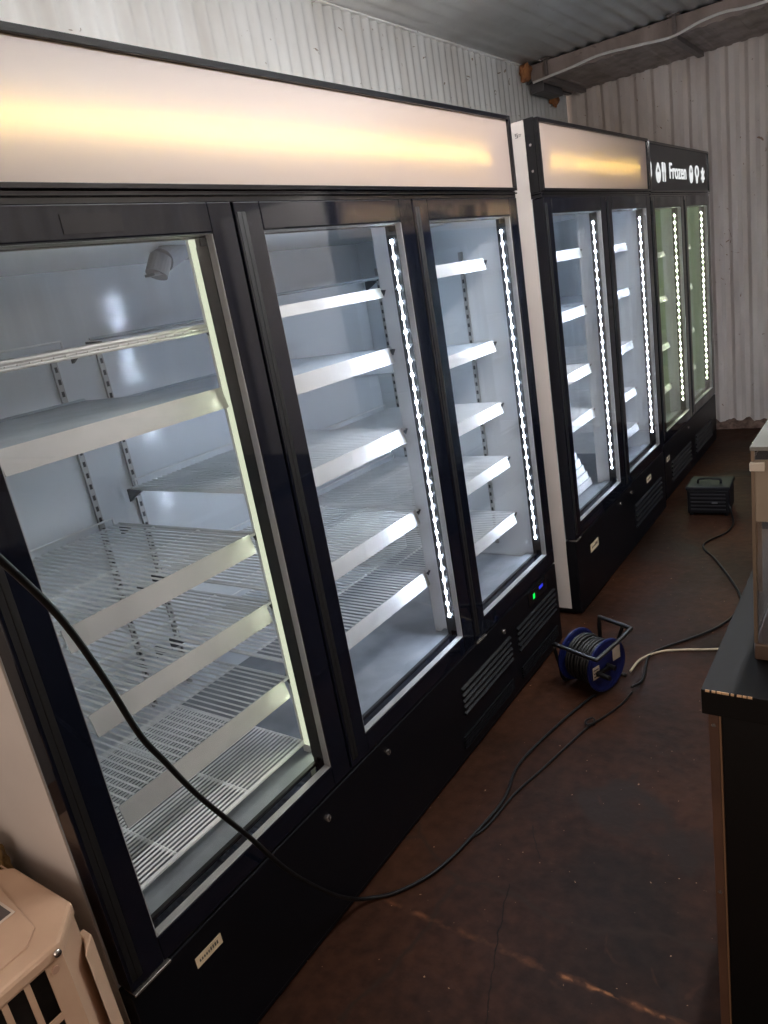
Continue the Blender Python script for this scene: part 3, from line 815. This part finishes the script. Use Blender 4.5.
s = MB(); s.box(.02,.05,-.1056,-.1046,.075,.085); s.build('label', mat('pale tag', (90,90,92), .5), bx)

# ------------------------------------------------------------------ cables
CAM = Vector((1.13945,-.47528,1.53132)); FPX = 730.29
RT = Vector((0.8153171,0.5549395,-0.1652274)); DN = Vector((0.0363861,-0.3339009,-0.9419056)); FW = Vector((-0.5778703,0.7619398,-0.2924272))
rub = mat('black rubber', (12,11,11), .5, spec=.25)
# thick cable sweeping from beside the camera down to the floor, then to the reel
hang = [(0.280,-0.133,1.385),(0.277,-0.106,1.327),(0.266,-0.085,1.299),(0.233,-0.022,1.187),(0.197,0.031,1.054),(0.166,0.075,0.923),(0.151,0.112,0.842),(0.132,0.169,0.721),(0.108,0.266,0.542),(0.076,0.366,0.355),(0.044,0.492,0.166),(0.022,0.579,0.057),(0.031,0.634,0.012)]
flo = [(.087,.691),(.146,.804),(.178,.982),(.19,1.125),(.165,1.292),(.204,1.539),(.248,1.717),(.262,1.74)]
P = spline([(.60,-.75,1.62)] + hang + [(x,y,.007) for x,y in flo], 8)
s = MB(); s.tube(P, .0052, 8)
tag(s.build('extension_cable', rub, smooth=True), 'black cable hanging across the near fridge doors and running over the floor to the reel', 'cable')
s = MB()
P = spline([(.166,.93,.005),(.193,1.00,.005),(.209,1.156,.005),(.244,1.307,.005),(.296,1.545,.005),(.312,1.575,.006),(.300,1.600,.012),(.283,1.575,.012),(.302,1.555,.014),(.330,1.63,.005),(.360,1.72,.005),(.375,1.80,.010)], 8)
s.tube(P, .0038, 8)
tag(s.build('thin_cable', rub, smooth=True), 'thin black cable with a small knot on the floor in front of the reel', 'cable')
s = MB()
s.tube(spline([(.330,1.93,.012),(.340,2.03,.010),(.39,2.113,.006),(.46,2.15,.006),(.55,2.18,.006),(.62,2.207,.006),(.80,2.26,.006)], 8), .0042, 8)
tag(s.build('pale_cable', mat('cream cable', (176,160,132), .5), smooth=True), 'thin cream cable running from the reel to the right across the floor', 'cable')
s = MB()
s.tube(spline([(.375,1.80,.030),(.385,1.90,.006),(.36,2.06,.006),(.39,2.14,.006),(.471,2.246,.006),(.55,2.37,.006),(.591,2.503,.006),(.589,2.649,.006),(.52,2.83,.006),(.405,3.062,.006),(.335,3.17,.006),(.318,3.245,.006),(.34,3.32,.006),(.39,3.42,.006),(.40,3.55,.006),(.375,3.66,.03),(.352,3.70,.07)], 8), .0050, 8)
tag(s.build('supply_cable', rub, smooth=True), 'black cable looping over the floor from the reel to the dark power unit', 'cable')

# ------------------------------------------------------------------ lights
def area(name, loc, rot, sx, sy, power, col):
    l = bpy.data.lights.new(name, 'AREA'); l.shape = 'RECTANGLE'; l.size = sx; l.size_y = sy; l.energy = power; l.color = col
    o = bpy.data.objects.new(name, l); COL.objects.link(o); o.location = loc; o.rotation_euler = rot; return o
# daylight entering the open end behind the camera
area('daylight', (1.45,YN+.02,1.35), (PI/2,0,0), .9, 2.0, 4.5, (1,.80,.66))
# hanging tube out of view, added to brighten the left wall and ceiling
cf = empty('fill_tube_light', 'unseen white tube light above the aisle, added to brighten the wall and ceiling', 'fill light', (.98,1.72,ZC))
for y in (-.6,.6):
    s = MB(); s.cyl((0,y,0),(0,y,-.52),.004,8); s.build('rod', M['chrome'], cf)
for y0, y1 in ((-1.04,-1.00),(1.00,1.04)):
    s = MB(); s.box(-.020,.020,y0,y1,-.576,-.536,bev=.004); s.build('end_cap', M['mull'], cf)
s = MB(); s.box(-.006,.006,-1.00,1.00,-.528,-.518); s.box(-.006,.006,-1.035,-1.00,-.538,-.518); s.box(-.006,.006,1.00,1.035,-.538,-.518); s.build('carrier', M['mull'], cf)
s = MB(); s.cyl((0,-1.00,-.556),(0,1.00,-.556),.016,14); s.build('tube', emitter('tube lamp', (250,250,252), 34), cf)
w = bpy.data.worlds.new('world'); SC.world = w; w.use_nodes = True
w.node_tree.nodes['Background'].inputs[0].default_value = (.75,.62,.55,1); w.node_tree.nodes['Background'].inputs[1].default_value = .17

# ------------------------------------------------------------------ camera
cd = bpy.data.cameras.new('camera'); cam = bpy.data.objects.new('camera', cd); COL.objects.link(cam)
cd.sensor_fit = 'VERTICAL'; cd.sensor_height = 32; cd.sensor_width = 24; cd.lens = FPX*32/1024; cd.clip_start = .02
R = Matrix((RT, -DN, -FW)).transposed()
cam.matrix_world = Matrix.Translation(CAM) @ R.to_4x4()
SC.camera = cam
SC.view_settings.view_transform = 'Standard'; SC.view_settings.look = 'None'
SC.view_settings.gamma = 1; SC.view_settings.use_curve_mapping = False; SC.view_settings.exposure = 2.2
SC.cycles.max_bounces = 8; SC.cycles.transparent_max_bounces = 16; SC.cycles.sample_clamp_indirect = 6
SC.cycles.caustics_reflective = False; SC.cycles.caustics_refractive = False
